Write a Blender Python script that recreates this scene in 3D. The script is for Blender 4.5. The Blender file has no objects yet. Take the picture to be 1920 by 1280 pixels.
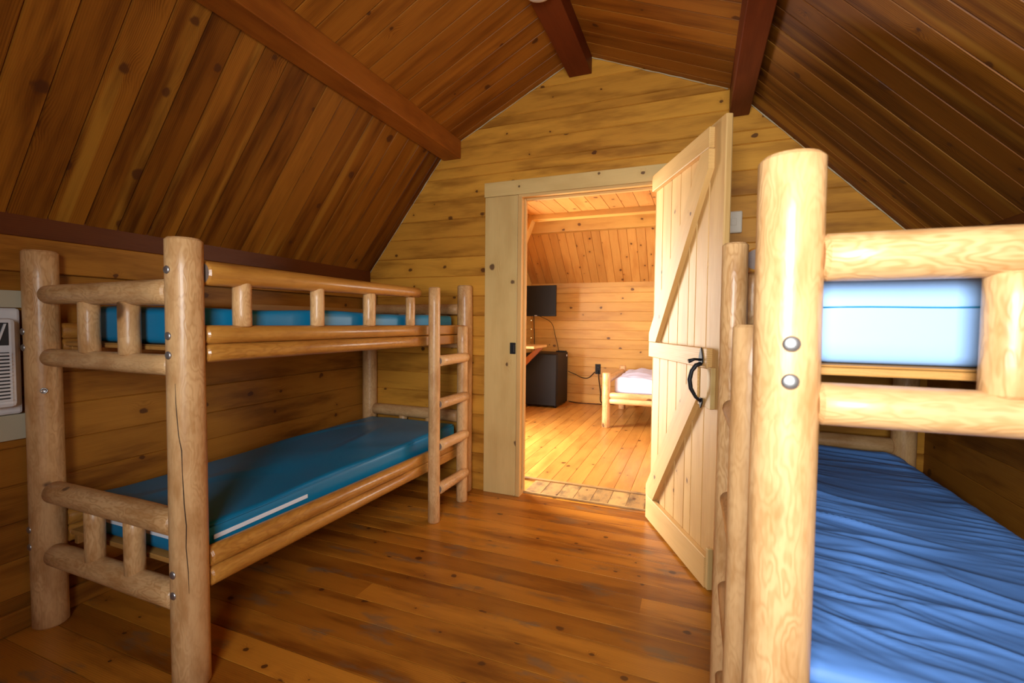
import bpy, bmesh, math, random
from mathutils import Vector, Matrix, noise

C = bpy.context.scene.collection
R = random.Random(7)
PI = math.pi

# ------------------------------------------------------------------ materials
class NT:
    def __init__(s, name):
        s.m = bpy.data.materials.new(name); s.m.use_nodes = True
        s.t = s.m.node_tree; s.t.nodes.clear()
        s.out = s.t.nodes.new('ShaderNodeOutputMaterial')
        s.p = s.t.nodes.new('ShaderNodeBsdfPrincipled')
        s.t.links.new(s.p.outputs[0], s.out.inputs[0])
    def n(s, typ, **kw):
        x = s.t.nodes.new(typ)
        for k, v in kw.items(): setattr(x, k, v)
        return x
    def put(s, sock, v):
        if hasattr(v, 'is_output') and v.is_output: s.t.links.new(v, sock)
        else: sock.default_value = v
    def math(s, op, a, b=None, c=None, clamp=False):
        x = s.n('ShaderNodeMath', operation=op, use_clamp=clamp)
        s.put(x.inputs[0], a)
        if b is not None: s.put(x.inputs[1], b)
        if c is not None: s.put(x.inputs[2], c)
        return x.outputs[0]
    def vec(s, a, b, c):
        x = s.n('ShaderNodeCombineXYZ')
        s.put(x.inputs[0], a); s.put(x.inputs[1], b); s.put(x.inputs[2], c)
        return x.outputs[0]
    def noise(s, v, scale=1.0, detail=2.0, rough=.5, dist=0.0):
        x = s.n('ShaderNodeTexNoise')
        s.put(x.inputs['Vector'], v); x.inputs['Scale'].default_value = scale
        x.inputs['Detail'].default_value = detail; x.inputs['Roughness'].default_value = rough
        x.inputs['Distortion'].default_value = dist
        return x.outputs[0]
    def smooth(s, v, a, b, lo=0.0, hi=1.0):
        x = s.n('ShaderNodeMapRange', interpolation_type='SMOOTHSTEP')
        s.put(x.inputs[0], v)
        for i, q in ((1, a), (2, b), (3, lo), (4, hi)): x.inputs[i].default_value = q
        return x.outputs[0]
    def mix(s, f, a, b, mode='MIX'):
        x = s.n('ShaderNodeMix', data_type='RGBA', blend_type=mode)
        s.put(x.inputs[0], f)
        s.put(x.inputs[6], a if not isinstance(a, tuple) else (*a, 1)); s.put(x.inputs[7], b if not isinstance(b, tuple) else (*b, 1))
        return x.outputs[2]
    def bump(s, h, strength, dist=.01):
        x = s.n('ShaderNodeBump'); x.inputs['Strength'].default_value = strength
        x.inputs['Distance'].default_value = dist; s.put(x.inputs['Height'], h)
        s.t.links.new(x.outputs[0], s.p.inputs['Normal'])

def wood(name, base, dark, red=None, knot=(.075, .023, .007), rough=.38, rings=150, amp=.035, gstr=.5, tone=.3, blotch=.35,
         bsc=(2.2, 7), coat=.0, S=4.6, kr=.085, kn=.5, log=False, bump=.12, spec=.5, wear=None, streak=None):
    m = NT(name)
    at = m.n('ShaderNodeAttribute', attribute_name='gc'); bi = m.n('ShaderNodeAttribute', attribute_name='bid')
    sp = m.n('ShaderNodeSeparateXYZ'); m.t.links.new(at.outputs['Vector'], sp.inputs[0])
    u, a, b = sp.outputs; bid = bi.outputs['Fac']
    M = m.math
    n1 = m.noise(m.vec(M('MULTIPLY', u, 1.3), M('MULTIPLY', a, 9.0), M('MULTIPLY', b, 9.0)), 1, 2.5, .5)
    vo = m.n('ShaderNodeTexVoronoi', voronoi_dimensions='3D' if log else '2D', feature='F1')
    ks = m.vec(M('MULTIPLY', u, S * .8), M('MULTIPLY', a, S), M('MULTIPLY', b, S if log else 0.0))
    m.t.links.new(ks, vo.inputs['Vector']); vo.inputs['Scale'].default_value = 1
    d = vo.outputs['Distance']
    wob = m.noise(m.vec(M('MULTIPLY', u, 18), M('MULTIPLY', a, 26), M('MULTIPLY', b, 26)), 1, 2)
    d2 = M('ADD', d, M('MULTIPLY', M('SUBTRACT', wob, .5), .15))
    cs = m.n('ShaderNodeSeparateColor'); m.t.links.new(vo.outputs['Color'], cs.inputs[0])
    mask = M('LESS_THAN', cs.outputs[0], kn)
    ksz = M('MULTIPLY_ADD', cs.outputs[1], .95, .32)
    dk = M('DIVIDE', d2, ksz)
    kcore = M('MULTIPLY', m.smooth(dk, kr * .55, kr, 1, 0), mask)
    khal = M('MULTIPLY', m.smooth(dk, kr * .6, kr * 4.2, 1, 0), mask)
    if log:
        rad = M('SQRT', M('ADD', M('MULTIPLY', a, a), M('MULTIPLY', b, b)))
        n2 = m.noise(m.vec(M('MULTIPLY', u, 5), M('MULTIPLY', a, 16), M('MULTIPLY', b, 16)), 1, 3, .55)
        ph = M('ADD', M('MULTIPLY', rad, rings), M('MULTIPLY', n2, amp * rings))
    else:
        ph = M('MULTIPLY', M('ADD', a, M('MULTIPLY', n1, amp)), rings)
    ph = M('ADD', ph, M('MULTIPLY', khal, 2.6))
    si = M('MULTIPLY_ADD', M('SINE', M('MULTIPLY', ph, 2 * PI)), .5, .5)
    si = M('POWER', si, 1.6)
    gmod = m.noise(m.vec(M('MULTIPLY', u, .9), M('MULTIPLY', a, 14), M('MULTIPLY', b, 14)), 1, 1)
    si = M('MULTIPLY', si, m.smooth(gmod, .3, .7, .25, 1))
    fib = m.noise(m.vec(M('MULTIPLY', u, 7), M('MULTIPLY', a, 240), M('MULTIPLY', b, 240)), 1, 2)
    g = M('ADD', M('MULTIPLY', si, gstr), M('MULTIPLY', M('SUBTRACT', fib, .5), .55))
    g = M('ADD', g, M('MULTIPLY', khal, .25), clamp=True)
    col = m.mix(g, base, dark)
    bl = m.noise(m.vec(M('MULTIPLY', u, bsc[0]), M('MULTIPLY', a, bsc[1]), M('MULTIPLY', b, bsc[1])), 1, 4, .6)
    if streak:
        sn = m.noise(m.vec(M('MULTIPLY', u, .55), M('MULTIPLY', a, 13), M('MULTIPLY', b, 5)), 1, 1.5)
        col = m.mix(m.smooth(sn, .56, .68, 0, .75), col, streak)
    bf = m.smooth(bl, .42, .72, 0, blotch)
    rd = red or tuple(x * y for x, y in zip(dark, (.75, .6, .5)))
    col = m.mix(bf, col, rd)
    tv = M('MULTIPLY_ADD', bid, tone * 1.6, 1 - tone)
    tvc = m.n('ShaderNodeCombineColor'); m.put(tvc.inputs[0], M('POWER', tv, .8)); m.put(tvc.inputs[1], tv); m.put(tvc.inputs[2], M('POWER', tv, 1.1))
    col = m.mix(1.0, col, tvc.outputs[0], 'MULTIPLY')
    if wear:
        tc = m.n('ShaderNodeNewGeometry'); s2 = m.n('ShaderNodeSeparateXYZ'); m.t.links.new(tc.outputs['Position'], s2.inputs[0])
        wn = m.noise(m.vec(M('MULTIPLY', s2.outputs[0], 3.2), M('MULTIPLY', s2.outputs[1], 9), 0.0), 1, 4, .6)
        col = m.mix(m.smooth(wn, .56, .68, 0, .6), col, wear)
    col = m.mix(M('MULTIPLY', kcore, .86), col, knot)
    m.put(m.p.inputs['Base Color'], col)
    m.put(m.p.inputs['Roughness'], M('MULTIPLY_ADD', fib, .16, rough - .08))
    m.p.inputs['Specular IOR Level'].default_value = spec
    m.p.inputs['Coat Weight'].default_value = coat; m.p.inputs['Coat Roughness'].default_value = .18
    m.bump(M('SUBTRACT', M('MULTIPLY', fib, .5), M('MULTIPLY', g, .6)), bump, .004)
    return m.m

def plain(name, col, rough=.5, metal=0.0, nz=.0, nsc=30, spec=.5, bump=0.0):
    m = NT(name)
    tc = m.n('ShaderNodeTexCoord')
    f = m.noise(tc.outputs['Object'], nsc, 3)
    d = tuple(c * (1 - nz) for c in col)
    m.put(m.p.inputs['Base Color'], m.mix(f, col, d))
    m.p.inputs['Roughness'].default_value = rough; m.p.inputs['Metallic'].default_value = metal
    m.p.inputs['Specular IOR Level'].default_value = spec
    if bump: m.bump(f, bump, .002)
    return m.m

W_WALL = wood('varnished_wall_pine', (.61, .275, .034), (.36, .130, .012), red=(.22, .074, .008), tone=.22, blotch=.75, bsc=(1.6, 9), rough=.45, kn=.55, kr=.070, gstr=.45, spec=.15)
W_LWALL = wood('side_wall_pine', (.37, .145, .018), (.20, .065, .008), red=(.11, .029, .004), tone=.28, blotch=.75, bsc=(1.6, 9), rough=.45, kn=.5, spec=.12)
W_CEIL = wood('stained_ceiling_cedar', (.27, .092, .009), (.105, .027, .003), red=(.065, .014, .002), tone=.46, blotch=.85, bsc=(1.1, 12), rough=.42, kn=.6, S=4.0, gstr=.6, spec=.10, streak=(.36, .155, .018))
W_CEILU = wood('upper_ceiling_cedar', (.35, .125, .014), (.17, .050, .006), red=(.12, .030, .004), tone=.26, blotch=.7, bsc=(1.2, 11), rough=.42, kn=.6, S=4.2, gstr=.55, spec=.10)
W_BEAM = wood('stained_beam', (.37, .115, .013), (.22, .055, .007), red=(.17, .040, .005), tone=.12, blotch=.6, rough=.45, kn=.3, spec=.3)
W_RIDGE = wood('dark_red_beam', (.15, .026, .005), (.095, .015, .003), red=(.08, .012, .003), tone=.12, blotch=.5, rough=.5, kn=.2, spec=.2)
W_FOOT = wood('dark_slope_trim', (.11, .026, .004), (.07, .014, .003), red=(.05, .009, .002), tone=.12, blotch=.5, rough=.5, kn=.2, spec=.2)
W_FLOOR = wood('varnished_floor_pine', (.56, .215, .022), (.29, .082, .008), red=(.155, .036, .004), tone=.42, blotch=.75, bsc=(1.4, 9), rough=.32, coat=.10, kn=.62, S=5.4, kr=.075, gstr=.55, wear=(.16, .105, .055), spec=.3)
W_FLOOR2 = wood('worn_floor_pine', (.60, .28, .055), (.37, .14, .020), red=(.30, .10, .014), tone=.22, blotch=.5, rough=.34, coat=.12, kn=.5, gstr=.8, amp=.06, spec=.4)
W_THRESH = wood('threshold_pine', (.46, .27, .085), (.26, .15, .05), red=(.13, .08, .035), tone=.25, blotch=.9, bsc=(8, 14), rough=.45, kn=.3)
W_NWALL = wood('bright_wall_pine', (.56, .31, .070), (.38, .18, .032), red=(.34, .13, .018), tone=.14, blotch=.5, bsc=(1.6, 9), rough=.42, kn=.5, spec=.35)
W_NCEIL = wood('bright_ceiling_pine', (.50, .245, .058), (.33, .135, .026), red=(.30, .095, .014), tone=.18, blotch=.5, bsc=(1.6, 9), rough=.42, kn=.75, S=5.5, kr=.09, spec=.35)
W_RAW = wood('raw_pine', (.68, .415, .145), (.47, .235, .062), red=(.42, .20, .05), knot=(.10, .035, .012), tone=.10, blotch=.4, bsc=(1.4, 9), rough=.5, kn=.35, kr=.075, S=4.2, gstr=.5, amp=.025, rings=110, spec=.3)
W_CASE = wood('casing_pine', (.66, .45, .170), (.48, .285, .085), red=(.42, .23, .06), knot=(.08, .026, .010), tone=.06, blotch=.3, rough=.48, kn=.75, kr=.10, S=4.6, gstr=.5, amp=.02, rings=110, spec=.3)
W_LOG = wood('peeled_log', (.66, .39, .170), (.42, .20, .060), red=(.36, .15, .035), knot=(.09, .035, .014), tone=.10, blotch=.6, bsc=(6, 18), rough=.40, coat=.12, log=True, rings=110, amp=.12, S=6.5, kr=.19, kn=.34, gstr=.55, bump=.25, spec=.35)
W_RAIL = wood('golden_log_rail', (.52, .235, .040), (.32, .115, .016), red=(.26, .078, .010), knot=(.07, .024, .008), tone=.12, blotch=.6, bsc=(4, 18), rough=.34, coat=.35, log=True, rings=110, amp=.08, S=7, kr=.11, kn=.25, gstr=.5, bump=.25, spec=.4)
W_DECK = wood('deck_pine', (.44, .21, .05), (.32, .14, .03), tone=.15, rough=.55, spec=.25)
GREY_END = plain('weathered_end_grain', (.21, .145, .11), .7, nz=.35, nsc=60)
STEEL = plain('galvanized_bolt', (.55, .54, .52), .38, .9, nz=.25, nsc=120)
BLACKM = plain('black_iron', (.010, .010, .011), .5, .0, nz=.2, spec=.3)
BLACKP = plain('black_plastic', (.008, .008, .009), .5, spec=.2, nz=.2, nsc=200)
FRIDGE = plain('black_fridge_paint', (.009, .009, .011), .5, spec=.22, nz=.15, nsc=300, bump=.03)
SCREEN = plain('dark_screen', (.010, .009, .008), .55, spec=.15, nz=.1)
WHITEP = plain('white_plastic', (.70, .71, .72), .42, nz=.06)
GREYP = plain('shadow_grey_plastic', (.03, .03, .032), .6)
TRIMGREEN = plain('pale_painted_trim', (.50, .46, .32), .55, nz=.15, nsc=12)
IVORY = plain('ivory_cover', (.62, .52, .38), .5)
VINYL_TEAL = plain('teal_vinyl', (.005, .185, .36), .34, nz=.12, nsc=6, spec=.32)
VINYL_LIT = plain('lit_blue_vinyl', (.30, .49, .82), .5, nz=.08, nsc=6, spec=.3)  # lit copy of the blue vinyl: window brightness put into the colour
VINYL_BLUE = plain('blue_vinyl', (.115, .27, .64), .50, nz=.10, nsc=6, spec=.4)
SHEET = plain('pale_lilac_sheet', (.58, .62, .80), .75, nz=.05)
ZIP = plain('white_zip_tape', (.78, .80, .84), .6, nz=.05)
CAULK = plain('pale_caulk', (.55, .43, .25), .6, nz=.3, nsc=60)

# ------------------------------------------------------------------ mesh building
class MB:
    """collects shapes into one mesh; every vertex carries grain coordinates and a board tone"""
    def __init__(s):
        s.bm = bmesh.new()
        s.gc = s.bm.verts.layers.float_vector.new('gc')
        s.bid = s.bm.verts.layers.float.new('bid')
        s.mi = 0
    def seed(s): return R.uniform(0, 40), R.uniform(0, 3), R.uniform(0, 3), R.random()
    def grain(s, verts, axis, org=(0, 0, 0), off=None, log=False):
        ru, ra, rb, t = off or s.seed()
        if log: ra = rb = 0
        e = Vector(axis).normalized(); o = Vector(org)
        k = Vector((0, 0, 1)) if abs(e.z) < .9 else Vector((1, 0, 0))
        f = e.cross(k).normalized(); h = f.cross(e)
        for v in verts:
            q = v.co - o
            v[s.gc] = (q.dot(e) + ru, q.dot(h) + ra, q.dot(f) + rb); v[s.bid] = t
    def box(s, lo, hi, axis=None, bev=.003, mat=None):
        lo, hi = Vector(lo), Vector(hi)
        sz = hi - lo
        r = bmesh.ops.create_cube(s.bm, size=1.0, matrix=Matrix.Translation((lo + hi) / 2) @ Matrix.Diagonal((*sz, 1)))
        vs = r['verts']
        if bev:
            b = min(bev, min(sz) * .4)
            ed = list({e for v in vs for e in v.link_edges})
            q = bmesh.ops.bevel(s.bm, geom=ed, offset=b, segments=2, profile=.5, affect='EDGES')
            vs = list({v for f in q['faces'] for v in f.verts} | {v for v in vs if v.is_valid})
        i = max(range(3), key=lambda k: sz[k])
        ax = axis or [(1, 0, 0), (0, 1, 0), (0, 0, 1)][i]
        s.grain(vs, ax, (lo + hi) / 2)
        if mat is not None:
            for f in {f for v in vs for f in v.link_faces}: f.material_index = mat
        if mat is None and s.mi:
            for f in {f for v in vs for f in v.link_faces}: f.material_index = s.mi
        return vs
    def prism(s, pts, nvec, axis=None):
        """polygon pts (3D) extruded by nvec"""
        n = Vector(nvec)
        a = [s.bm.verts.new(p) for p in pts]; b = [s.bm.verts.new(Vector(p) + n) for p in pts]
        s.bm.faces.new(a); s.bm.faces.new(list(reversed(b)))
        for i in range(len(a)):
            j = (i + 1) % len(a)
            s.bm.faces.new((a[j], a[i], b[i], b[j]))
        P = [Vector(p) for p in pts]
        if axis is None:
            axis = max(((P[(i + 1) % len(P)] - P[i]) for i in range(len(P))), key=lambda v: v.length)
        s.grain(a + b, axis, P[0])
        return a + b
    def log(s, p0, p1, r0, r1=None, seg=22, n=9, wob=.035, cham=.006, clamp=None, endmat=None, tone=None, cap=True):
        """peeled log from p0 to p1 with slightly uneven radius and eased ends"""
        p0, p1 = Vector(p0), Vector(p1); r1 = r0 if r1 is None else r1
        e = p1 - p0; L = e.length; e.normalize()
        k = Vector((0, 0, 1)) if abs(e.z) < .9 else Vector((1, 0, 0))
        f = e.cross(k).normalized(); h = f.cross(e)
        sd = R.uniform(0, 100)
        ts = [0.0, cham / L] + [cham / L + (1 - 2 * cham / L) * i / n for i in range(1, n)] + [1 - cham / L, 1.0]
        rows = []
        for i, t in enumerate(ts):
            rr = r0 + (r1 - r0) * t
            if i in (0, len(ts) - 1): rr -= cham
            row = []
            bow = Vector((noise.noise((sd, t * 2.2, 0)), noise.noise((sd + 9, t * 2.2, 0)), 0)) * wob * rr * 1.2
            for j in range(seg):
                th = 2 * PI * j / seg
                q = rr * (1 + wob * noise.noise((math.cos(th) * 1.3 + sd, math.sin(th) * 1.3, t * L * 5)))
                c, sn = math.cos(th) * q, math.sin(th) * q
                co = p0 + e * (t * L) + f * (c + bow.x) + h * (sn + bow.y)
                if clamp: co = clamp(co)
                row.append(s.bm.verts.new(co))
            rows.append(row)
        for i in range(len(rows) - 1):
            for j in range(seg):
                k2 = (j + 1) % seg
                fc = s.bm.faces.new((rows[i][j], rows[i][k2], rows[i + 1][k2], rows[i + 1][j])); fc.smooth = 0 < i < len(rows) - 2
        if cap:
            f1 = s.bm.faces.new(list(reversed(rows[0]))); f2 = s.bm.faces.new(rows[-1])
            if endmat is not None: f1.material_index = f2.material_index = endmat
        s.grain([v for r_ in rows for v in r_], e, p0, (R.uniform(0, 40), 0, 0, R.random() if tone is None else tone), log=True)
    def tube(s, pts, r, seg=10, cap=True):
        P = [Vector(p) for p in pts]; rows = []
        rs = r if isinstance(r, (list, tuple)) else [r] * len(P)
        prev = None
        for i, p in enumerate(P):
            t = (P[min(i + 1, len(P) - 1)] - P[max(i - 1, 0)]).normalized()
            if prev is None:
                k = Vector((0, 0, 1)) if abs(t.z) < .9 else Vector((1, 0, 0))
                f = t.cross(k).normalized()
            else: f = (prev - t * prev.dot(t)).normalized()
            prev = f; h = t.cross(f)
            rows.append([s.bm.verts.new(p + (f * math.cos(2 * PI * j / seg) + h * math.sin(2 * PI * j / seg)) * rs[i]) for j in range(seg)])
        for i in range(len(rows) - 1):
            for j in range(seg):
                fc = s.bm.faces.new((rows[i][j], rows[i][(j + 1) % seg], rows[i + 1][(j + 1) % seg], rows[i + 1][j])); fc.smooth = True
        if cap: s.bm.faces.new(list(reversed(rows[0]))); s.bm.faces.new(rows[-1])
    def lathe(s, prof, org, axis=(0, 0, 1), seg=28):
        e = Vector(axis).normalized(); k = Vector((0, 0, 1)) if abs(e.z) < .9 else Vector((1, 0, 0))
        f = e.cross(k).normalized(); h = f.cross(e); o = Vector(org); rows = []
        for r, z in prof:
            rows.append([s.bm.verts.new(o + e * z + (f * math.cos(2 * PI * j / seg) + h * math.sin(2 * PI * j / seg)) * max(r, 1e-5)) for j in range(seg)])
        for i in range(len(rows) - 1):
            for j in range(seg):
                fc = s.bm.faces.new((rows[i][j], rows[i][(j + 1) % seg], rows[i + 1][(j + 1) % seg], rows[i + 1][j])); fc.smooth = True
        s.bm.faces.new(list(reversed(rows[0]))); s.bm.faces.new(rows[-1])
    def boards(s, O, U, V, N, u0, u1, edges, c=.004, d=.004, joints=0, seed=1, clip=()):
        """planks laid side by side with a V groove between each pair; clip = planes (point, normal kept side)"""
        O, U, V, N = Vector(O), Vector(U).normalized(), Vector(V).normalized(), Vector(N).normalized()
        rr = random.Random(seed); tmp = bmesh.new()
        g = tmp.verts.layers.float_vector.new('gc'); bd = tmp.verts.layers.float.new('bid')
        flip = U.cross(V).dot(N) < 0
        for k in range(len(edges) - 1):
            v0, v1 = edges[k], edges[k + 1]
            cuts = [u0] + sorted(rr.uniform(u0 + .3, u1 - .3) for _ in range(rr.randint(0, joints) if joints else 0)) + [u1]
            for q in range(len(cuts) - 1):
                a, b = cuts[q], cuts[q + 1]
                ru, ra, rb, t = rr.uniform(0, 60), rr.uniform(0, 5), rr.uniform(0, 5), rr.random()
                prof = [(v0, -d), (v0 + c, 0), (v1 - c, 0), (v1, -d)]
                row = []
                for u in (a, b):
                    rw = []
                    for v, z in prof:
                        x = tmp.verts.new(O + U * u + V * v + N * z); x[g] = (u + ru, v - v0 + ra, z + rb); x[bd] = t; rw.append(x)
                    row.append(rw)
                for i in range(3):
                    fc = (row[0][i], row[1][i], row[1][i + 1], row[0][i + 1])
                    tmp.faces.new(fc if not flip else tuple(reversed(fc)))
        for co, no in clip:
            bmesh.ops.bisect_plane(tmp, geom=tmp.verts[:] + tmp.edges[:] + tmp.faces[:], plane_co=co, plane_no=no, clear_inner=True)
        vm = {}
        for v in tmp.verts:
            x = s.bm.verts.new(v.co); x[s.gc] = v[g]; x[s.bid] = v[bd]; vm[v] = x
        for f in tmp.faces:
            s.bm.faces.new([vm[v] for v in f.verts])
        tmp.free()
    def build(s, name, mats, parent=None, smooth=False):
        me = bpy.data.meshes.new(name)
        if smooth:
            for f in s.bm.faces: f.smooth = True
        s.bm.to_mesh(me); s.bm.free()
        for m in (mats if isinstance(mats, (list, tuple)) else [mats]): me.materials.append(m)
        o = bpy.data.objects.new(name, me); C.objects.link(o)
        if parent: o.parent = parent
        return o

def tag(o, label=None, cat=None, group=None, kind=None):
    for k, v in (('label', label), ('category', cat), ('group', group), ('kind', kind)):
        if v: o[k] = v
    return o
def thing(name, label, cat, loc=(0, 0, 0), rz=0.0, group=None, kind=None):
    o = bpy.data.objects.new(name, None); C.objects.link(o); o.empty_display_size = .1
    o.location = loc; o.rotation_euler = (0, 0, rz)
    return tag(o, label, cat, group, kind)
def struct(name, mb, mats, label=None, cat=None):
    return tag(mb.build(name, mats), label, cat, None, 'structure')

def rows(lo, hi, w, seed, jit=.0):
    rr = random.Random(seed); e = [lo]
    while e[-1] < hi:
        e.append(e[-1] + w * (1 + rr.uniform(-jit, jit)))
    return e

# ------------------------------------------------------------------ room measures (metres)
XL, XR = -2.40, 1.10          # side walls
YB, YF = 2.988, -.70          # gable wall with the door, wall behind the camera
RX, RZ = -.725, 2.912         # ridge of the ceiling
KL = (-1.710, 2.426)          # ceiling kinks, left and right
KR = (.159, 2.543)
EL = (XL, 2.426 - 1.2645 * (XL + 1.710) * -1)
EL = (XL, 2.426 + 1.2645 * (XL + 1.710))
ER = (XR, 2.543 - 1.025 * (XR - .159))
OPL, OPR, OPT = -1.115, -.245, 2.045   # door opening

# ---- floor
mb = MB()
mb.boards((0, -.42, 0), (1, 0, 0), (0, 1, 0), (0, 0, 1), XL, XR, rows(-.356, 3.06 - YF - .005, .1185, 3), c=.0022, d=.007, joints=1, seed=11,
          clip=[((0, 3.06, 0), (0, -1, 0))])
mb.box((XL, YF, -.12), (XR, 3.06, -.006), bev=0)
struct('floor', mb, W_FLOOR)

# ---- gable wall with the doorway
gable_rows = [-.02, .12, .262, .40, .542, .684, .822, .962, 1.10, 1.245, 1.385, 1.529, 1.667, 1.808, 1.937, 2.078, 2.225, 2.30, 2.43, 2.545, 2.60, 2.75, 2.90, 3.05]
clipW = []
for (x0, z0), (x1, z1) in ((EL, KL), (KL, (RX, RZ)), ((RX, RZ), KR), (KR, ER)):
    clipW.append(((x0, 0, z0), (z1 - z0, 0, -(x1 - x0))))
mb = MB()
def gab(u0, u1, zlo, zhi, sd):
    cl = list(clipW)
    if zlo > 0: cl.append(((0, 0, zlo), (0, 0, 1)))
    mb.boards((0, YB, 0), (1, 0, 0), (0, 0, 1), (0, -1, 0), u0, u1, gable_rows, c=.0042, d=.007, joints=0, seed=sd, clip=cl)
gab(XL, OPL, 0, 3, 21); gab(OPR, XR, 0, 3, 21); gab(OPL, OPR, OPT, 3, 21)
mb.prism([(XL, YB + .006, -.05), (OPL, YB + .006, -.05), (OPL, YB + .006, KL[1] + .2), (KL[0], YB + .006, KL[1]), (XL, YB + .006, EL[1])], (0, .06, 0), axis=(1, 0, 0))
mb.prism([(OPR, YB + .006, -.05), (XR, YB + .006, -.05), (XR, YB + .006, ER[1]), (KR[0], YB + .006, KR[1]), (OPR, YB + .006, KR[1] + .13)], (0, .06, 0), axis=(1, 0, 0))
mb.prism([(OPL, YB + .006, OPT), (OPR, YB + .006, OPT), (OPR, YB + .006, KR[1] + .13), (RX, YB + .006, RZ - .03), (OPL, YB + .006, KL[1] + .2)], (0, .06, 0), axis=(1, 0, 0))
struct('wall_back', mb, W_WALL)

# ---- side walls
mb = MB()
wr = rows(-.01, 1.70, .1385, 5, .06)
mb.boards((XL, 0, 0), (0, 1, 0), (0, 0, 1), (1, 0, 0), YF, YB, wr, joints=1, seed=31, c=.0035, clip=[((0, 0, EL[1] + .03), (0, 0, -1))])
mb.box((XL - .1, YF, -.05), (XL - .006, YB + .06, EL[1] + .1), bev=0)
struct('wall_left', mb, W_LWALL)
mb = MB()
mb.boards((XR, 0, 0), (0, 1, 0), (0, 0, 1), (-1, 0, 0), YF, YB, rows(-.01, 1.75, .1385, 6, .06), joints=1, seed=32, c=.0035, clip=[((0, 0, ER[1] + .02), (0, 0, -1))])
mb.box((XR + .006, YF, -.05), (XR + .1, YB + .06, ER[1] + .1), bev=0)
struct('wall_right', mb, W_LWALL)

# ---- wall behind the camera, with the window that lights the room
WX0, WX1, WZ0, WZ1 = -.46, .40, 1.06, 1.86
mb = MB()
def fr(u0, u1, z0, z1, sd):
    mb.boards((0, YF, 0), (1, 0, 0), (0, 0, 1), (0, 1, 0), u0, u1, rows(-.01, 3.0, .14, 7), seed=sd,
              clip=list(clipW) + [((0, 0, z0), (0, 0, 1)), ((0, 0, z1), (0, 0, -1))])
fr(XL, WX0, -.01, 3, 41); fr(WX1, XR, -.01, 3, 42); fr(WX0, WX1, -.01, WZ0, 43); fr(WX0, WX1, WZ1, 3, 44)
mb.box((XL, YF - .1, -.05), (WX0, YF - .006, 2.9), bev=0); mb.box((WX1, YF - .1, -.05), (XR, YF - .006, 2.9), bev=0)
mb.box((WX0, YF - .1, -.05), (WX1, YF - .006, WZ0), bev=0); mb.box((WX0, YF - .1, WZ1), (WX1, YF - .006, 2.9), bev=0)
struct('wall_front', mb, W_WALL)
mb = MB()
for lo, hi in (((WX0 - .08, YF - .09, WZ0 - .08), (WX0, YF + .02, WZ1 + .08)), ((WX1, YF - .09, WZ0 - .08), (WX1 + .08, YF + .02, WZ1 + .08)),
               ((WX0, YF - .09, WZ0 - .08), (WX1, YF + .02, WZ0)), ((WX0, YF - .09, WZ1), (WX1, YF + .02, WZ1 + .08))):
    mb.box(lo, hi)
struct('window_1', mb, W_RAW)

# ---- ceiling: four sloping boarded planes, boards running down the slope
def slope(name, A, B, w, mat, sd):
    (x0, z0), (x1, z1) = A, B
    d = Vector((x1 - x0, 0, z1 - z0)); L = d.length; d.normalize()
    nrm = Vector((d.z, 0, -d.x))
    if nrm.z > 0: nrm = -nrm
    mb = MB()
    mb.boards((x0, 0, z0), d, (0, 1, 0), nrm, 0, L, rows(-.617 - .237, YB - .01, w, sd), c=.004, d=.007, seed=sd, clip=[((0, YB, 0), (0, -1, 0))])
    o = -nrm
    P = [Vector((x0, YF - .1, z0)) + o * .008, Vector((x1, YF - .1, z1)) + o * .008, Vector((x1, YF - .1, z1)) + o * .1, Vector((x0, YF - .1, z0)) + o * .1]
    mb.prism(P, (0, YB + .06 - YF + .1, 0), axis=(0, 1, 0))
    return struct(name, mb, mat)
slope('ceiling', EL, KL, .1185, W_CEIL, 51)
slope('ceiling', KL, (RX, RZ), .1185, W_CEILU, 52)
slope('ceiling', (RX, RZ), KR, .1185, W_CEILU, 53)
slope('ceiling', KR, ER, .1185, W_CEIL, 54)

# ---- beams
mb = MB(); mb.box((-1.725, YF, 2.357), (-1.586, YB - .004, 2.485), (0, 1, 0), bev=.004); struct('ceiling_beam', mb, W_BEAM, 'honey brown purlin where the left ceiling slope breaks', 'beam')
mb = MB(); mb.box((-.803, YF, 2.777), (-.657, YB - .004, 2.90), (0, 1, 0), bev=.004); struct('ceiling_beam', mb, W_RIDGE, 'dark red ridge beam along the ceiling peak', 'beam')
mb = MB(); mb.box((.142, YF, 2.384), (.245, YB - .004, 2.555), (0, 1, 0), bev=.004); struct('ceiling_beam', mb, W_RIDGE, 'dark red purlin where the right ceiling slope breaks', 'beam')

# ---- trims: plate at the top of the left wall, strip at the slope foot, caulk lines, baseboard
mb = MB(); mb.box((XL, YF, 1.375), (XL + .035, YB - .004, 1.505), (0, 1, 0), bev=.004); struct('trim_1', mb, W_LWALL)
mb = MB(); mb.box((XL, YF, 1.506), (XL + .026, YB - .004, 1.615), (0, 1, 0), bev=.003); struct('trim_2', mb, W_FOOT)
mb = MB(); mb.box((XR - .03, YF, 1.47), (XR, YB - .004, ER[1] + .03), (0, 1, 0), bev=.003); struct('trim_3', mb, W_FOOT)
mb = MB()
for (A, B) in ((EL, KL), (KL, (RX, RZ)), ((RX, RZ), KR), (KR, ER)):
    a, b = Vector((A[0], YB - .004, A[1] - .006)), Vector((B[0], YB - .004, B[1] - .006))
    n_ = 26; mb.tube([a.lerp(b, .03 + .94 * i / n_) + Vector((0, 0, R.uniform(-.003, .001))) for i in range(n_ + 1)], [R.uniform(.0015, .0045) for _ in range(n_ + 1)], 6)
struct('trim_4', mb, CAULK)
mb = MB(); mb.box((XL, YF, 0), (XL + .022, YB, .085), (0, 1, 0), bev=.008); struct('baseboard_left', mb, W_LWALL)
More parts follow.
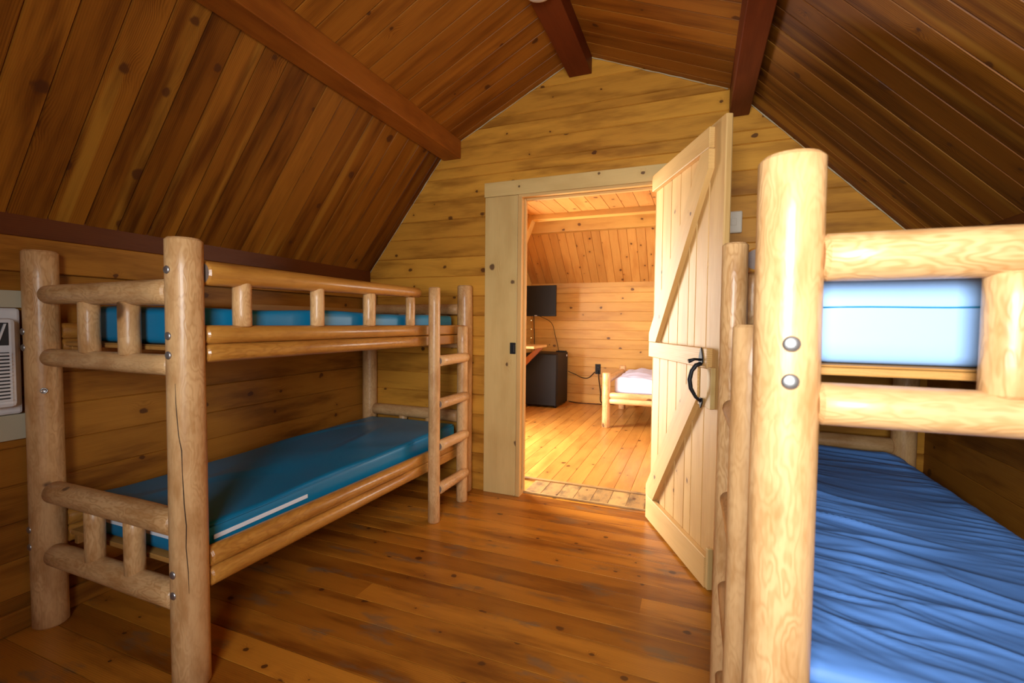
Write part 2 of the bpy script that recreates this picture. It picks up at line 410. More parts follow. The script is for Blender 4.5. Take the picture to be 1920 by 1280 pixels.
mb = MB(); mb.box((XR - .022, YF, 0), (XR, YB, .085), (0, 1, 0), bev=.008); struct('baseboard_right', mb, W_LWALL)

# ---- door casing and jambs
def trim(name, lo, hi, m=W_CASE, axis=None):
    mb = MB(); mb.box(lo, hi, axis, bev=.003); return struct(name, mb, m)
CF = YB - .022
CAS = trim('trim_5', (-1.385, CF, 0), (-1.143, YB - .001, 2.060))
trim('trim_6', (-1.392, CF - .002, 2.062), (-.12, YB - .001, 2.160))
trim('trim_7', (-.218, CF, 0), (.02, YB - .001, 2.060))
trim('trim_8', (-1.141, CF - .004, 0), (OPL + .004, 3.075, OPT), W_RAW)          # left jamb
trim('trim_9', (OPR - .004, CF + .004, 0), (OPR + .024, 3.075, OPT), W_RAW)       # right jamb
trim('trim_10', (-1.141, CF - .002, OPT - .004), (OPR + .024, 3.075, OPT + .016), W_RAW)   # head jamb
mb = MB(); mb.box((OPL + .004, 3.005, .04), (OPL + .018, 3.03, OPT - .006), bev=.002); mb.box((OPL + .02, 3.005, OPT - .02), (OPR - .006, 3.03, OPT - .005), bev=.002); struct('trim_11', mb, W_RAW)
mb = MB()
mb.boards((0, 3.06, .004), (0, 1, 0), (1, 0, 0), (0, 0, 1), 0, .27, [OPL + .004 + .117 * i for i in range(8)], c=.003, d=.004, seed=61, clip=[((OPR, 0, 0), (-1, 0, 0))])
mb.box((OPL, 3.05, -.05), (OPR, 3.33, -.001), bev=0)
mb.box((OPL, 3.045, -.01), (OPR, 3.062, .012), (1, 0, 0), bev=.004); mb.box((-1.3, 3.325, -.02), (-.2, 3.36, .012), (1, 0, 0), bev=.004)
struct('trim_12', mb, W_THRESH)
mb = MB()
mb.box((-1.188, CF - .010, .985), (-1.148, CF - .001, 1.062), (0, 0, 1), bev=.002)
mb.box((-1.166, CF - .026, .995), (-1.150, CF - .008, 1.052), (0, 0, 1), bev=.003)
mb.build('latch_keeper', BLACKM, CAS)['label'] = 'small black latch keeper on the left casing'

# ------------------------------------------------------------------ door, swung open into the room
door = thing('door_1', 'pale plank door with Z braces standing open beside the doorway', 'door', (-.245, 2.948, 0), math.atan2(-.907, .4205), kind='structure')
DZ0, DZ1, DW = .012, 2.10, .81
mb = MB()
de = [0, .112, .235, .355, .478, .556, .676, DW]
mb.boards((0, 0, 0), (0, 0, 1), (1, 0, 0), (0, -1, 0), DZ0, DZ1, de, c=.0045, d=.006, seed=71)
mb.boards((0, .032, 0), (0, 0, 1), (1, 0, 0), (0, 1, 0), DZ0, DZ1, de, c=.0045, d=.006, seed=72)
mb.box((0, .006, DZ0), (DW, .026, DZ1), (0, 0, 1), bev=0)
mb.build('plank_panel', W_RAW, door)
BT = .028
def rail(z0, z1, x0, x1):
    mb = MB(); mb.box((x0, -BT, z0), (x1, 0, z1), (1, 0, 0), bev=.004); return mb.build('cross_rail', W_RAW, door)
rail(1.988, 2.083, 0, .715); rail(1.002, 1.092, 0, .748); rail(DZ0, .155, 0, .775)
for poly in ([(0, .157), (.112, .157), (.66, .858), (.66, 1.0), (.616, 1.0), (0, .215)], [(0, 1.094), (.108, 1.094), (.714, 1.90), (.714, 1.986), (.632, 1.986), (0, 1.145)]):
    mb = MB(); mb.prism([(x, 0, z) for x, z in poly], (0, -BT, 0)); mb.build('diagonal_brace', W_RAW, door)
mb = MB(); mb.box((.585, -.020, .825), (.742, -.001, 1.0), (0, 0, 1), bev=.003); mb.build('backing_block', W_RAW, door)
mb = MB(); mb.box((.744, -.024, .822), (.782, -.001, 1.008), (0, 0, 1), bev=.003); mb.box((.777, -.024, .015), (.799, -.001, .20), (0, 0, 1), bev=.003); mb.build('filler_strip', W_CASE, door)
mb = MB()
mb.prism([(.690, -BT, 1.082), (.697, -BT, 1.094), (.704, -BT, 1.082), (.716, -BT, 1.045), (.716, -BT, 1.025), (.697, -BT, 1.010), (.678, -BT, 1.025), (.678, -BT, 1.045)], (0, -.006, 0))
mb.prism([(.685, -BT + .004, .862), (.709, -BT + .004, .862), (.712, -BT + .004, .842), (.697, -BT + .004, .815), (.682, -BT + .004, .842)], (0, -.006, 0))
mb.tube([(.697, -.028, 1.02), (.694, -.052, 1.012), (.690, -.070, .985), (.688, -.078, .945), (.690, -.072, .905), (.694, -.050, .865), (.697, -.026, .845)], [.010, .010, .0095, .0105, .0095, .0075, .007])
h = mb.build('pull_handle', BLACKM, door)
mb = MB(); mb.tube([(.697, -.025, 1.037), (.697, -.06, 1.040), (.694, -.088, 1.030)], [.006, .006, .010]); mb.build('thumb_lever', BLACKM, h)

# ------------------------------------------------------------------ log bunk beds
LEN, WID = 1.93, .82
def bunk(label, loc, rz, zu=0.0, zl=0.0, top=1.455, lx=.080, lt=1.402, lx2=.078, ls=1.172, lr=.103, rr=.033, r2=.036, ez=None, gx=.012, ge=.027, rp=.0535):
    root = thing('bunk_bed', label, 'bunk bed', loc, rz, 'log bunk beds')
    def log(name, *a, mat=W_LOG, par=root, **k):
        m = MB(); m.log(*a, **k); return m.build(name, [mat, GREY_END], par)
    for (x, y) in ((0, 0), (-WID, 0), (0, LEN), (-WID, LEN)):
        p = log('post', (x, y, 0), (x, y, top), rp * 1.02, rp * .985, seg=30, n=16, wob=.02, cham=.007, endmat=0)
        sg = -1 if y == 0 else 1
        zs = [1.148 + zu, 1.088 + zu, .392 + zl, .325 + zl] + ([1.352 + zu] if (y == 0 and x == 0) else [])
        for z in zs:
            m = MB(); m.lathe([(.0125, 0), (.0130, .006), (.0105, .0088), (.003, .0095)], (x - (.008 if x < -.1 else 0), y + sg * (rp - .005), z), (0, sg, 0), 18)
            m.build('bolt_head', STEEL, p)
    # long side rails: two stacked logs, upper and lower deck, aisle side and wall side
    for xs in (.012, -WID + .010):
        aisle = xs > -.1
        cl = (lambda co: Vector((min(co.x, .028), co.y, co.z)) if co.y > 1.24 else co) if aisle else None
        lim = .048
        for (za, zb, ra, rb) in ((1.150, 1.148, .031, .031), (1.089, 1.084, .031, .031)):
            log('side_rail', (xs, lim, za + zu), (xs, LEN - lim, zb + zu), ra, rb, mat=W_RAIL, seg=24, n=22, wob=.02, clamp=cl)
        for (za, zb, ra, rb) in ((.405, .372, .034, .030), (.339, .313, .034, .030)):
            log('side_rail', (xs, lim, za + zl), (xs, LEN - lim, zb + zl), ra, rb, mat=W_RAIL, seg=24, n=22, wob=.02, clamp=cl)
    # guard rail with turned-short uprights on the aisle side
    log('guard_rail', (gx, lim, 1.352 + zu), (gx, 1.318, 1.366 + zu), .040, ge, mat=W_RAIL, seg=24, n=14, wob=.03, endmat=1)
    for y, r_ in ((.192, .031), (.546, .029), (.885, .030), (1.240, .026)):
        log('guard_upright', (gx, y, 1.176 + zu), (gx, y, 1.336 + zu), r_, seg=20, n=4, wob=.03, cham=.004)
    m = MB(); m.box((-WID + .045, .79, 1.222 + zu), (-WID + .067, LEN - .05, 1.288 + zu), (0, 1, 0)); m.build('wall_side_board', W_DECK, root)
    # end rails and uprights
    for y in (0, LEN):
        for (z, r_) in ((1.288 + zu, .0385), (1.050 + zu, .035), (.530 + zl, .043), (.285 + zl, .043)):
            if ez and y and z < .7 and z > .5: z = ez
            log('end_rail', (-WID + .046, y, z), (-.046, y, z), r_ * (.96 if z < 1.2 or y else .92), r_ * (1.0 if z < 1.2 or y else 1.14), seg=24, n=10, wob=.03, cham=.007)
        for x in (-.285, -.515):
            log('end_upright', (x, y, 1.076 + zu), (x, y, 1.258 + zu), .0325, seg=20, n=4, wob=.02, cham=.004)
            log('end_upright', (x, y, .312 + zl), (x, y, .50 + zl), .0315, seg=20, n=4, wob=.02, cham=.004)
    # plywood decks and their cleats
    for z in (1.096 + zu, .345 + zl):
        m = MB(); m.boards((0, .05, z + .014), (1, 0, 0), (0, 1, 0), (0, 0, 1), -WID + .04, -.022, rows(0, LEN - .12, .183, 5), c=.002, d=.003, seed=R.randint(0, 999)); m.box((-WID + .04, .05, z - .004), (-.022, LEN - .05, z + .010), (0, 1, 0)); m.build('deck', W_DECK, root)
        for x0 in (-.058, -WID + .043):
            m = MB(); m.box((x0, .06, z - .045), (x0 + .022, LEN - .06, z - .005), (0, 1, 0)); m.build('deck_cleat', W_DECK, root)
    # ladder at the far end of the aisle side
    log('ladder_rail', (lx, 1.388, 0), (lx, 1.388, lt), .036, .034, seg=22, n=14, wob=.03)
    log('ladder_rail', (lx2, 1.748, 0), (lx2, 1.748, ls), r2 + .001, r2, seg=22, n=12, wob=.03)
    for z in (.968, .712, .458, .200):
        log('ladder_rung', (lr, 1.397, z), (lr, 1.752, z), rr, rr - .002, seg=20, n=6, wob=.04, cham=.010, endmat=1)
    return root
WIDL = .82
bed_left = bunk('log bunk bed along the left wall with teal mattresses', (-1.52, 1.0, 0), 0)
bunk('log bunk bed at the right edge of the view with blue mattresses', (.140, .90 + LEN, 0), PI, zu=.022, zl=.075, top=1.477, lx=.046, lt=1.425, lx2=.031, ls=1.200, lr=.042, rr=.027, r2=.040, ez=.535, gx=-.014, ge=.035, rp=.0508)

DARKW = plain('dark_split_wood', (.035, .015, .006), .8)
post = bed_left.children[0]
mb = MB()
mb.tube([(.0530 * math.cos(math.radians(a)), .0530 * math.sin(math.radians(a)), z) for a, z in
         ((-66, 1.0), (-65, .94), (-61, .88), (-58, .84), (-50, .79), (-49, .72), (-46, .62), (-41, .55), (-43, .48), (-38, .40), (-37, .33))], [.0006, .0014, .0016, .0019, .002, .0016, .0017, .0017, .0015, .0013, .0006], 6)
mb.build('drying_crack', DARKW, post)
mb = MB(); mb.lathe([(.011, 0), (.011, .004), (.0085, .0055), (.008, .003), (.002, .003)], (-WIDL + .0488, -.0215, .925), (.915, -.40, 0), 16); mb.build('screw_cap', STEEL, bed_left.children[1])

# ------------------------------------------------------------------ mattresses
def pad(name, lo, hi, r, nx, ny, nz, fn, mats, label, cat, group=None, extras=None):
    """rounded cushion from lo to hi; fn(x, y, z, top) gives an added lift of the top surface"""
    lo, hi = Vector(lo), Vector(hi); sz = hi - lo; ctr = (lo + hi) / 2
    bm = bmesh.new(); vm = {}
    def vert(i, j, k):
        key = (i, j, k)
        if key not in vm:
            t = lambda q, n_: q / n_
            p = Vector((lo.x + sz.x * t(i, nx), lo.y + sz.y * t(j, ny), lo.z + sz.z * t(k, nz)))
            q = Vector([min(max(p[a], lo[a] + r), hi[a] - r) for a in range(3)])
            d = p - q
            if d.length > 1e-9: p = q + d.normalized() * min(r, max(abs(c) for c in d) if True else r)
            vm[key] = bm.verts.new(p)
        return vm[key]
    def face(a, b, c, d):
        f = bm.faces.new((a, b, c, d)); f.smooth = True
    for i in range(nx):
        for j in range(ny):
            face(vert(i, j, nz), vert(i + 1, j, nz), vert(i + 1, j + 1, nz), vert(i, j + 1, nz))
            face(vert(i, j + 1, 0), vert(i + 1, j + 1, 0), vert(i + 1, j, 0), vert(i, j, 0))
    for i in range(nx):
        for k in range(nz):
            face(vert(i, 0, k), vert(i + 1, 0, k), vert(i + 1, 0, k + 1), vert(i, 0, k + 1))
            face(vert(i, ny, k + 1), vert(i + 1, ny, k + 1), vert(i + 1, ny, k), vert(i, ny, k))
    for j in range(ny):
        for k in range(nz):
            face(vert(0, j, k + 1), vert(0, j + 1, k + 1), vert(0, j + 1, k), vert(0, j, k))
            face(vert(nx, j, k), vert(nx, j + 1, k), vert(nx, j + 1, k + 1), vert(nx, j, k + 1))
    for v in bm.verts:
        w = min(1, max(0, (v.co.z - lo.z) / sz.z * 1.6 - .35))
        v.co += Vector(fn(v.co, w))
    me = bpy.data.meshes.new(name); bm.to_mesh(me); bm.free()
    me.materials.append(mats)
    o = bpy.data.objects.new(name, me); C.objects.link(o)
    tag(o, label, cat, group)
    return o
def ridge(p, f): return 1 - abs(noise.noise(p)) * f

def fold_smooth(co, w):
    x, y = co.x, co.y
    n = noise.noise((x * 3 + y * 1.2, y * 2.2 - x, 3.3)) * .008
    n += max(0, 1 - abs(noise.noise((x * 2.2 + y * .9, y * 1.1 - x * 1.2, 8.0))) * 6) * .006
    return (0, 0, w * n)
def fold_fine(co, w):
    x, y = co.x, co.y
    wx = noise.noise((x * 3, y * 3, 0)) * .06 + noise.noise((x * 1.3, y * 1.7, 5)) * .12
    t = y + x * .34 + wx
    a = max(0, ridge((x * 1.5, t * 9, 1.7), 3.2)); b = max(0, ridge((x * 2.2, t * 22, 7.1), 2.6)); c = max(0, ridge((x * 4, (y + x * .6 + wx) * 30, 4.1), 2.6))
    e1 = min(1, max(0, .55 + 1.3 * noise.noise((x * 2, y * 1.6, 9)))); e2 = min(1, max(.15, .6 + 1.2 * noise.noise((x * 2.3, y * 2, 19))))
    rim = min(1, max(0, (x - .17) / .05)) * min(1, max(0, (.905 - x) / .06)) * min(1, max(0, (y - .97) / .06))
    return (0, 0, w * (.15 + .85 * rim) * (a ** 1.6 * .019 * e1 + b ** 1.5 * .007 * e2 + c ** 1.5 * .003 * e2))
def fold_none(co, w):
    return (0, noise.noise((co.x * 6, 2, co.z * 6)) * .0, w * noise.noise((co.x * 2.5, co.y * 2.5, 1)) * .004)

ml = pad('mattress', (-2.262, 1.068, .362), (-1.548, 2.845, .492), .022, 60, 150, 8, fold_smooth, VINYL_TEAL,
         'teal vinyl mattress with a white zip on the lower left bunk', 'mattress', 'bunk mattresses')
mb = MB()
mb.box((-2.235, 1.0645, .418), (-1.575, 1.0675, .442), (1, 0, 0), bev=.001)
mb.build('zipper', ZIP, ml)
mb = MB(); mb.box((-1.5475, 1.10, .436), (-1.5435, 1.52, .452), (0, 1, 0), bev=.001); mb.build('zipper', ZIP, ml)
mb = MB()
mb.tube([(-1.549 + .0, y, .484 + noise.noise((y * 2, 0, 1)) * .004) for y in [1.09 + i * (1.735 / 40) for i in range(41)]], .0035, 8)
mb.build('edge_piping', VINYL_TEAL, ml)
mu = pad('mattress', (-2.165, 1.064, 1.112), (-1.545, 2.80, 1.240), .024, 40, 110, 8, fold_smooth, VINYL_TEAL,
         'teal vinyl mattress on the upper left bunk behind the guard rail', 'mattress', 'bunk mattresses')
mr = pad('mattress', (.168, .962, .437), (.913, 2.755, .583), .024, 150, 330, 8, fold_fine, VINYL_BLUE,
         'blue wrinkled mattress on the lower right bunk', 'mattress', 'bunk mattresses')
mt = pad('mattress', (.192, .975, 1.1335), (.890, 2.745, 1.282), .022, 50, 110, 8, fold_none, VINYL_LIT,
         'blue mattress end on the upper right bunk, colour lightened for window light', 'mattress', 'bunk mattresses')
mb = MB(); mb.tube([(.206 + i * .0352, .9740, 1.232 + noise.noise((i * .3, 0, 0)) * .0015) for i in range(20)], .0016, 6); mb.build('end_seam', VINYL_TEAL, mt)

# ------------------------------------------------------------------ air conditioner in the left wall
ac = thing('air_conditioner', 'white wall air conditioner at the left edge behind the bunk post', 'air conditioner', (XL, 0, 0))
mb = MB(); mb.box((.002, .30, .838), (.030, .952, 1.236), bev=.012); mb.build('flange', WHITEP, ac)
mb = MB()
mb.box((.028, .325, .872), (.085, .918, 1.198), bev=.016)
mb.build('body', WHITEP, ac)
mb = MB(); mb.box((.084, .34, 1.10), (.087, .895, 1.182), bev=.001); v = mb.build('vent', GREYP, ac)
for i in range(16):
    mb = MB(); y = .35 + i * .034
    mb.prism([(.086, y, 1.104), (.086, y + .006, 1.104), (.086, y + .028, 1.178), (.086, y + .022, 1.178)], (.006, 0, 0)); mb.build('louver', WHITEP, v)
mb = MB(); mb.box((.084, .34, .90), (.087, .895, 1.075), bev=.001); g = mb.build('grille', GREYP, ac)
for i in range(14):
    mb = MB(); z = .898 + i * .0128
    mb.box((.085, .34, z), (.092, .90, z + .0072), bev=.001); mb.build('slat', WHITEP, g)
mb = MB()
mb.box((XL + .001, .20, 1.238), (XL + .02, 1.02, 1.302), bev=.002); mb.box((XL + .001, .20, .74), (XL + .02, 1.02, .836), bev=.002)
struct('trim_13', mb, TRIMGREEN)

# ------------------------------------------------------------------ small fixtures of the near room
fx = thing('ceiling_fixture', 'white round fixture under the ridge beam at the top edge', 'fixture', (-.731, 2.135, 2.776))
mb = MB(); mb.lathe([(.070, 0), (.070, -.012), (.066, -.030), (.050, -.040), (.01, -.042)], (0, 0, 0)); mb.build('cover', WHITEP, fx)
mb = MB(); mb.lathe([(.008, -.041), (.006, -.044)], (.03, 0, 0), seg=12); mb.build('indicator', GREYP, fx)
wb = thing('wall_box', 'small pale box on the gable wall right of the door', 'wall box', (.195, YB, 1.785))
mb = MB(); mb.box((-.055, -.028, -.062), (.03, -.001, .062), bev=.008); mb.build('cover', IVORY, wb)
mb = MB(); mb.box((-.03, -.031, -.02), (.0, -.027, .02), bev=.002); mb.build('button', IVORY, wb)

# ------------------------------------------------------------------ the next room through the doorway
NY, NXL, NXR = 6.95, -2.43, 1.3
mb = MB()
mb.boards((0, 3.345, 0), (0, 1, 0), (1, 0, 0), (0, 0, 1), 0, NY - 3.345, rows(NXL, NXR, .1185, 8), c=.0025, d=.003, joints=0, seed=81)
mb.box((NXL, 3.05, -.12), (NXR, NY + .1, -.006), bev=0)
struct('floor', mb, W_FLOOR2)
mb = MB()
mb.boards((0, NY, 0), (1, 0, 0), (0, 0, 1), (0, -1, 0), NXL, NXR, rows(-.01, 1.76, .1385, 9), d=.009, c=.0055, seed=82, clip=[((0, 0, 1.80), (0, 0, -1))])
mb.box((NXL, NY + .006, -.1), (NXR, NY + .1, 1.95), bev=0)
struct('wall_far', mb, W_NWALL)
mb = MB(); mb.box((NXL, NY - .016, 1.735), (NXR, NY - .001, 1.805), (1, 0, 0), bev=.002); struct('trim_14', mb, W_NWALL)
DY0, DY1, DH = 3.30, 4.55, 2.05      # entrance opening in that room's left wall: daylight comes in here
mb = MB()
for (y0, y1, z0, z1, sd) in ((3.06, DY0, 0, 2.8, 83), (DY1, NY, 0, 2.8, 84), (DY0, DY1, DH, 2.8, 85)):
    mb.boards((NXL, 0, 0), (0, 1, 0), (0, 0, 1), (1, 0, 0), y0, y1, rows(-.01, 2.8, .1385, 10), seed=sd, clip=[((0, 0, z0), (0, 0, 1)), ((0, 0, z1), (0, 0, -1))])
    mb.box((NXL - .1, y0, z0 - .05), (NXL - .006, y1, z1), bev=0)
struct('wall_far_left', mb, W_NWALL)
VY0, VY1, VZ0, VZ1 = 4.3, 5.5, .95, 1.95    # unseen window added in that room's right wall for overall brightness
mb = MB()
for (y0, y1, z0, z1, sd) in ((3.06, VY0, 0, 2.8, 86), (VY1, NY, 0, 2.8, 87), (VY0, VY1, 0, VZ0, 88), (VY0, VY1, VZ1, 2.8, 89)):
    mb.boards((NXR, 0, 0), (0, 1, 0), (0, 0, 1), (-1, 0, 0), y0, y1, rows(-.01, 2.8, .1385, 10), seed=sd, clip=[((0, 0, z0), (0, 0, 1)), ((0, 0, z1), (0, 0, -1))])
    mb.box((NXR + .006, y0, z0 - .05), (NXR + .1, y1, z1), bev=0)
struct('wall_far_right', mb, W_NWALL)
mb = MB()
for lo, hi in (((NXR - .02, VY0 - .07, VZ0 - .07), (NXR + .1, VY0, VZ1 + .07)), ((NXR - .02, VY1, VZ0 - .07), (NXR + .1, VY1 + .07, VZ1 + .07)), ((NXR - .02, VY0, VZ0 - .07), (NXR + .1, VY1, VZ0)), ((NXR - .02, VY0, VZ1), (NXR + .1, VY1, VZ1 + .07))): mb.box(lo, hi)
struct('added_window', mb, W_RAW)  # frame of the added, unseen window
# sloping ceiling over the far wall, closing ceiling, purlin
mb = MB()
A, B = Vector((0, NY, 1.79)), Vector((0, 6.14, 2.56)); d = (B - A); L = d.length; d.normalize(); nr = Vector((0, d.z, -d.y)); nr = -nr if nr.z > 0 else nr
mb.boards(A, d, (1, 0, 0), nr, 0, L, rows(NXL, NXR, .1185, 12), c=.005, d=.008, seed=91)
mb.prism([Vector((NXL, *(A - nr * .01).yz)), Vector((NXL, *(B - nr * .01).yz)), Vector((NXL, *(B - nr * .1).yz)), Vector((NXL, *(A - nr * .1).yz))], (NXR - NXL, 0, 0))
struct('ceiling', mb, W_NCEIL)
mb = MB(); mb.boards((0, 0, 2.75), (0, 1, 0), (1, 0, 0), (0, 0, -1), 3.06, 6.3, rows(NXL, NXR, .1185, 13), seed=92); mb.box((NXL, 3.05, 2.757), (NXR, 6.35, 2.85), bev=0)
struct('ceiling', mb, W_NCEIL)
mb = MB(); mb.box((NXL, 6.08, 2.42), (NXR, 6.20, 2.749), (1, 0, 0), bev=.004); struct('ceiling_beam', mb, W_NWALL, 'bright honey purlin across the far room', 'beam')
# low boarded soffit just past the door, trimmed edge with a raked corner
mb = MB()
mb.boards((0, 0, 2.15), (0, 1, 0), (1, 0, 0), (0, 0, -1), 3.06, 3.93, [-1.405 + .1185 * i for i in range(24)], seed=93, c=.003)
mb.box((-1.405, 3.06, 2.156), (NXR, 3.93, 2.2), bev=0)
mb.prism([(-1.405, 3.06, 2.15), (-1.46, 3.06, 1.99), (-1.50, 3.06, 2.0), (-1.44, 3.06, 2.19)], (0, .87, 0), axis=(0, 1, 0))
struct('ceiling', mb, W_NCEIL)
mb = MB()
mb.box((-1.385, 3.93, 2.105), (NXR, 4.02, 2.2), (1, 0, 0), bev=.003)
mb.prism([(-1.375, 3.925, 2.112), (-1.385, 3.925, 2.2), (-1.44, 3.925, 2.2), (-1.57, 3.925, 1.83), (-1.49, 3.925, 1.83)], (0, .095, 0))
struct('trim_15', mb, W_NWALL)

# things in the next room
fr_ = thing('mini_fridge', 'black mini fridge standing against the far wall', 'fridge', (-2.04, 6.50, 0))
mb = MB(); mb.box((-.24, -.20, .02), (.235, .34, .765), bev=.006); mb.build('cabinet', FRIDGE, fr_)
mb = MB(); mb.box((-.24, -.265, .035), (.235, -.212, .760), bev=.010); mb.build('door', FRIDGE, fr_)
mb = MB(); mb.box((-.235, -.213, .04), (.230, -.199, .755), bev=.0); mb.build('gasket', GREYP, fr_)
mb = MB(); mb.box((.08, .24, .764), (.22, .34, .782), bev=.003); mb.build('hinge_cover', BLACKP, fr_)
mb = MB(); mb.box((.234, .27, .70), (.2365, .30, .73), bev=0); mb.build('sticker', ZIP, fr_)
for x, y in ((-.2, -.18), (.2, -.18), (-.2, .3), (.2, .3)):
    mb = MB(); mb.lathe([(.018, 0), (.018, .022)], (x, y, 0), seg=12); mb.build('foot', BLACKP, fr_)
tv = thing('television', 'black flat television on a bracket in the far corner', 'television', (-2.14, 6.33, 1.51), -.02)
mb = MB(); mb.box((-.27, -.022, -.218), (.295, .022, .218), bev=.006); mb.build('cabinet', BLACKP, tv)
mb = MB(); mb.box((-.258, -.0245, -.198), (.283, -.020, .206), bev=.001); mb.build('screen', SCREEN, tv)
mb = MB(); mb.box((-.02, -.0245, -.213), (.02, -.0215, -.206), bev=0); mb.build('badge', WHITEP, tv)
mb = MB(); mb.box((-.1, .02, -.1), (.1, .05, .1), bev=.004); mb.tube([(0, .04, 0), (0, .30, 0), (-.28, .45, 0)], .015); mb.build('wall_bracket', BLACKM, tv)
sh = thing('wall_shelf', 'pale wooden wall shelf on a slanted brace beside the fridge', 'shelf', (NXL, 5.98, 0))
mb = MB(); mb.box((.002, -.45, .870), (.535, .09, .902), (1, 0, 0), bev=.004); mb.build('board', W_RAW, sh)
mb = MB(); mb.prism([(.42, .04, .866), (.50, .04, .866), (.14, .04, .50), (.002, .04, .40), (.002, .04, .50)], (0, .035, 0)); mb.build('brace', W_BEAM, sh)
mb = MB(); mb.box((.002, -.40, .82), (.03, .08, .868), (0, 1, 0)); mb.box((.20, .0, .835), (.26, .03, .868), (1, 0, 0)); mb.build('cleat', W_RAW, sh)
ol = thing('power_outlet', 'black power outlet on the far wall between fridge and bed', 'outlet', (-1.365, NY - .0005, .515))
mb = MB(); mb.box((-.04, -.008, -.075), (.04, -.001, .075), bev=.002); mb.build('plate', BLACKP, ol)
mb = MB(); mb.box((-.012, -.02, .012), (.022, -.007, .045), bev=.004); mb.build('plug', BLACKM, ol)
mb = MB(); mb.box((-.016, -.035, -.05), (.016, -.007, -.018), bev=.004); mb.build('plug', BLACKP, ol)
def cord(name, par, pts, label, r=.006):
    P = [Vector(p) for p in pts]; Q = []
    for i in range(len(P) - 1):
        p0, p1, p2, p3 = P[max(i - 1, 0)], P[i], P[i + 1], P[min(i + 2, len(P) - 1)]
        for k in range(6):
            t = k / 6
            Q.append(.5 * ((2 * p1) + (p2 - p0) * t + (2 * p0 - 5 * p1 + 4 * p2 - p3) * t * t + (3 * p1 - p0 - 3 * p2 + p3) * t ** 3))
    Q.append(P[-1]); mb = MB()
    inv = Matrix.Rotation(-par.rotation_euler.z, 3, 'Z')
    mb.tube([inv @ (q - Vector(par.location)) for q in Q], r, 6); o = mb.build(name, BLACKP, par); o['label'] = label
cord('power_cord', fr_, [(-1.80, 6.86, .47), (-1.70, 6.92, .42), (-1.60, 6.93, .375), (-1.50, 6.93, .38), (-1.41, 6.93, .47)], 'black cord drooping from the fridge to the outlet')
cord('power_cord', ol, [(-1.355, 6.925, .475), (-1.345, 6.93, .35), (-1.32, 6.93, .18), (-1.30, 6.93, .012), (-1.1, 6.92, .008)], 'black cord hanging straight down from the outlet')
cord('power_cord', fr_, [(-1.79, 6.88, .012), (-1.72, 6.85, .008), (-1.6, 6.80, .008), (-1.42, 6.82, .008), (-1.28, 6.84, .008)], 'black cord lying on the far floor by the wall')
cord('power_cord', tv, [(-2.10, 6.36, 1.295), (-2.08, 6.88, 1.20), (-2.03, 6.93, 1.0), (-1.98, 6.93, .80), (-1.96, 6.90, .60)], 'thin black cord hanging below the television', .004)
cord('power_cord', tv, [(-2.385, 6.92, 1.5), (-2.38, 6.93, 1.2), (-2.37, 6.93, .95), (-2.37, 6.92, .70)], 'dark cord running down the far corner under the television', .006)

bd = thing('log_bed', 'low log bed with lilac sheet in the far room', 'bed', (-.955, 5.375, 0))
def blog(name, *a, **k):
    m = MB(); m.log(*a, **k); return m.build(name, [W_LOG, GREY_END], bd)
for x, y, zt in ((0, 0, .632), (0, 1.26, .615), (1.98, 0, .63), (1.98, 1.26, .63)):
    blog('post', (x, y, 0), (x, y, zt), .046, .045, seg=22, n=8, wob=.06)
for y in (.0, 1.26):
    blog('side_rail', (.04, y, .375), (1.94, y, .375), .034, seg=18); blog('side_rail', (.04, y, .310), (1.94, y, .310), .034, seg=18)
for x in (0, 1.98):
    blog('end_rail', (x, .04, .535), (x, 1.22, .535), .036, seg=18); blog('end_rail', (x, .04, .31), (x, 1.22, .31), .036, seg=18)
def fold_sheet(co, w):
    x, y = co.x, co.y
    a = max(0, ridge((x * 5 + y, y * 4 - x, 2), 3)) * .02
    return (0, 0, w * (a + noise.noise((x * 3, y * 3, 4)) * .02 + .05 * max(0, 1 - abs(x + .65) * 3.0)))
pad('mattress', (-.875, 5.43, .395), (.96, 6.58, .535), .03, 70, 60, 8, fold_sheet, SHEET, 'mattress in a rumpled lilac sheet on the far log bed', 'mattress')
m = MB(); m.box((.03, .05, .36), (1.95, 1.21, .388), (1, 0, 0)); m.build('deck', W_DECK, bd)

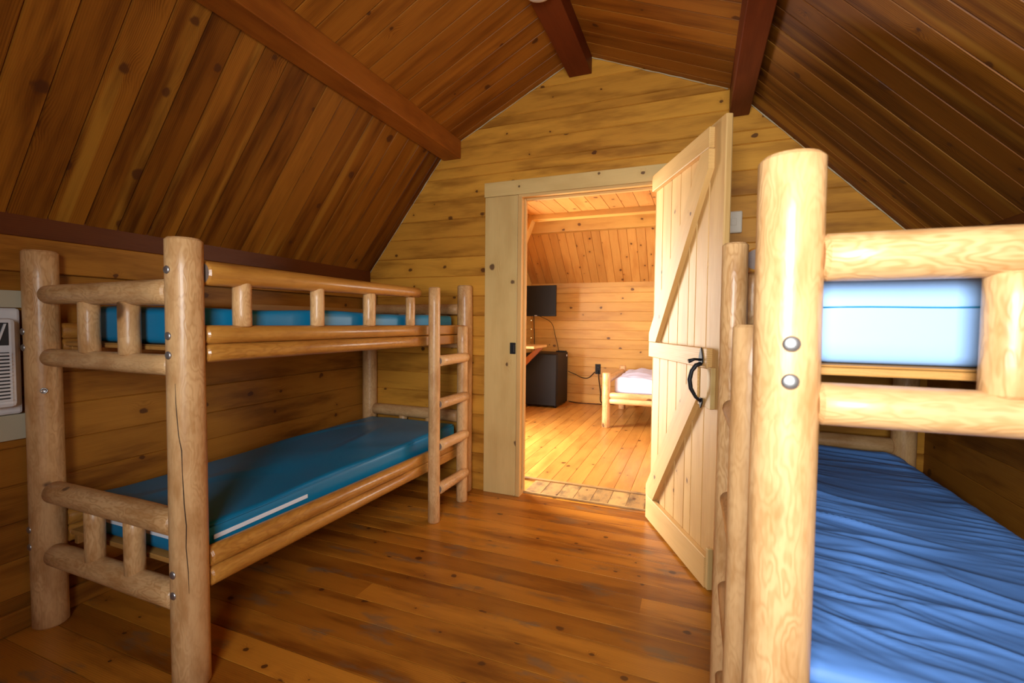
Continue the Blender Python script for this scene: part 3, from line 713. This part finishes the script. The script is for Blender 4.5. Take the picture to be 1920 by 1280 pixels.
# ------------------------------------------------------------------ lights: daylight through the openings, plus one added fill
def area(name, loc, direction, sx, sy, power, col, spread=PI):
    l = bpy.data.lights.new(name, 'AREA'); l.shape = 'RECTANGLE'; l.size = sx; l.size_y = sy; l.energy = power; l.color = col
    l.spread = spread
    o = bpy.data.objects.new(name, l); C.objects.link(o); o.location = loc
    o.rotation_euler = Vector(direction).to_track_quat('-Z', 'Y').to_euler()
    return o
area('daylight_window_behind', ((WX0 + WX1) / 2, YF - .12, (WZ0 + WZ1) / 2), (0, 1, -.06), WX1 - WX0, WZ1 - WZ0, 35, (.93, .97, 1.0), math.radians(132))
area('daylight_entrance', (NXL - .14, (DY0 + DY1) / 2, 1.05), (1, -.12, -.10), DY1 - DY0, 1.95, 165, (1.0, .97, .92))
area('fill_far_window', (NXR + .14, (VY0 + VY1) / 2, 1.45), (-1, 0, -.05), VY1 - VY0, 1.0, 30, (1.0, .97, .92))  # added fill outside the unseen window, brightens the next room
w = bpy.data.worlds.new('sky'); bpy.context.scene.world = w; w.use_nodes = True
bg = w.node_tree.nodes['Background']; sky = w.node_tree.nodes.new('ShaderNodeTexSky')
try: sky.sky_type = 'NISHITA'; sky.sun_disc = False
except Exception: pass
w.node_tree.links.new(sky.outputs[0], bg.inputs[0]); bg.inputs[1].default_value = .3

# ------------------------------------------------------------------ camera
yaw, pit, rol, f = -.377454526, -.0408133596, .00954051734, 873.886
fw = Vector((math.sin(yaw) * math.cos(pit), math.cos(yaw) * math.cos(pit), math.sin(pit)))
r0 = Vector((math.cos(yaw), -math.sin(yaw), 0)); u0 = r0.cross(fw)
rt = r0 * math.cos(rol) + u0 * math.sin(rol); up = -r0 * math.sin(rol) + u0 * math.cos(rol)
cam = bpy.data.cameras.new('camera'); cam.sensor_width = 36; cam.sensor_fit = 'HORIZONTAL'; cam.lens = 36 * f / 1920
cam.clip_start = .05; cam.dof.use_dof = True; cam.dof.focus_distance = 2.6; cam.dof.aperture_fstop = 4.5
co = bpy.data.objects.new('camera', cam); C.objects.link(co)
M3 = Matrix((rt, up, -fw)).transposed(); co.matrix_world = Matrix.Translation((0, 0, 1.2)) @ M3.to_4x4()
sc = bpy.context.scene; sc.camera = co
sc.view_settings.view_transform = 'Standard'; sc.view_settings.look = 'None'; sc.view_settings.gamma = 1.0
sc.view_settings.use_curve_mapping = False; sc.view_settings.exposure = 0.68
sc.cycles.use_denoising = True
sc.cycles.max_bounces = 14; sc.cycles.diffuse_bounces = 8; sc.cycles.glossy_bounces = 5
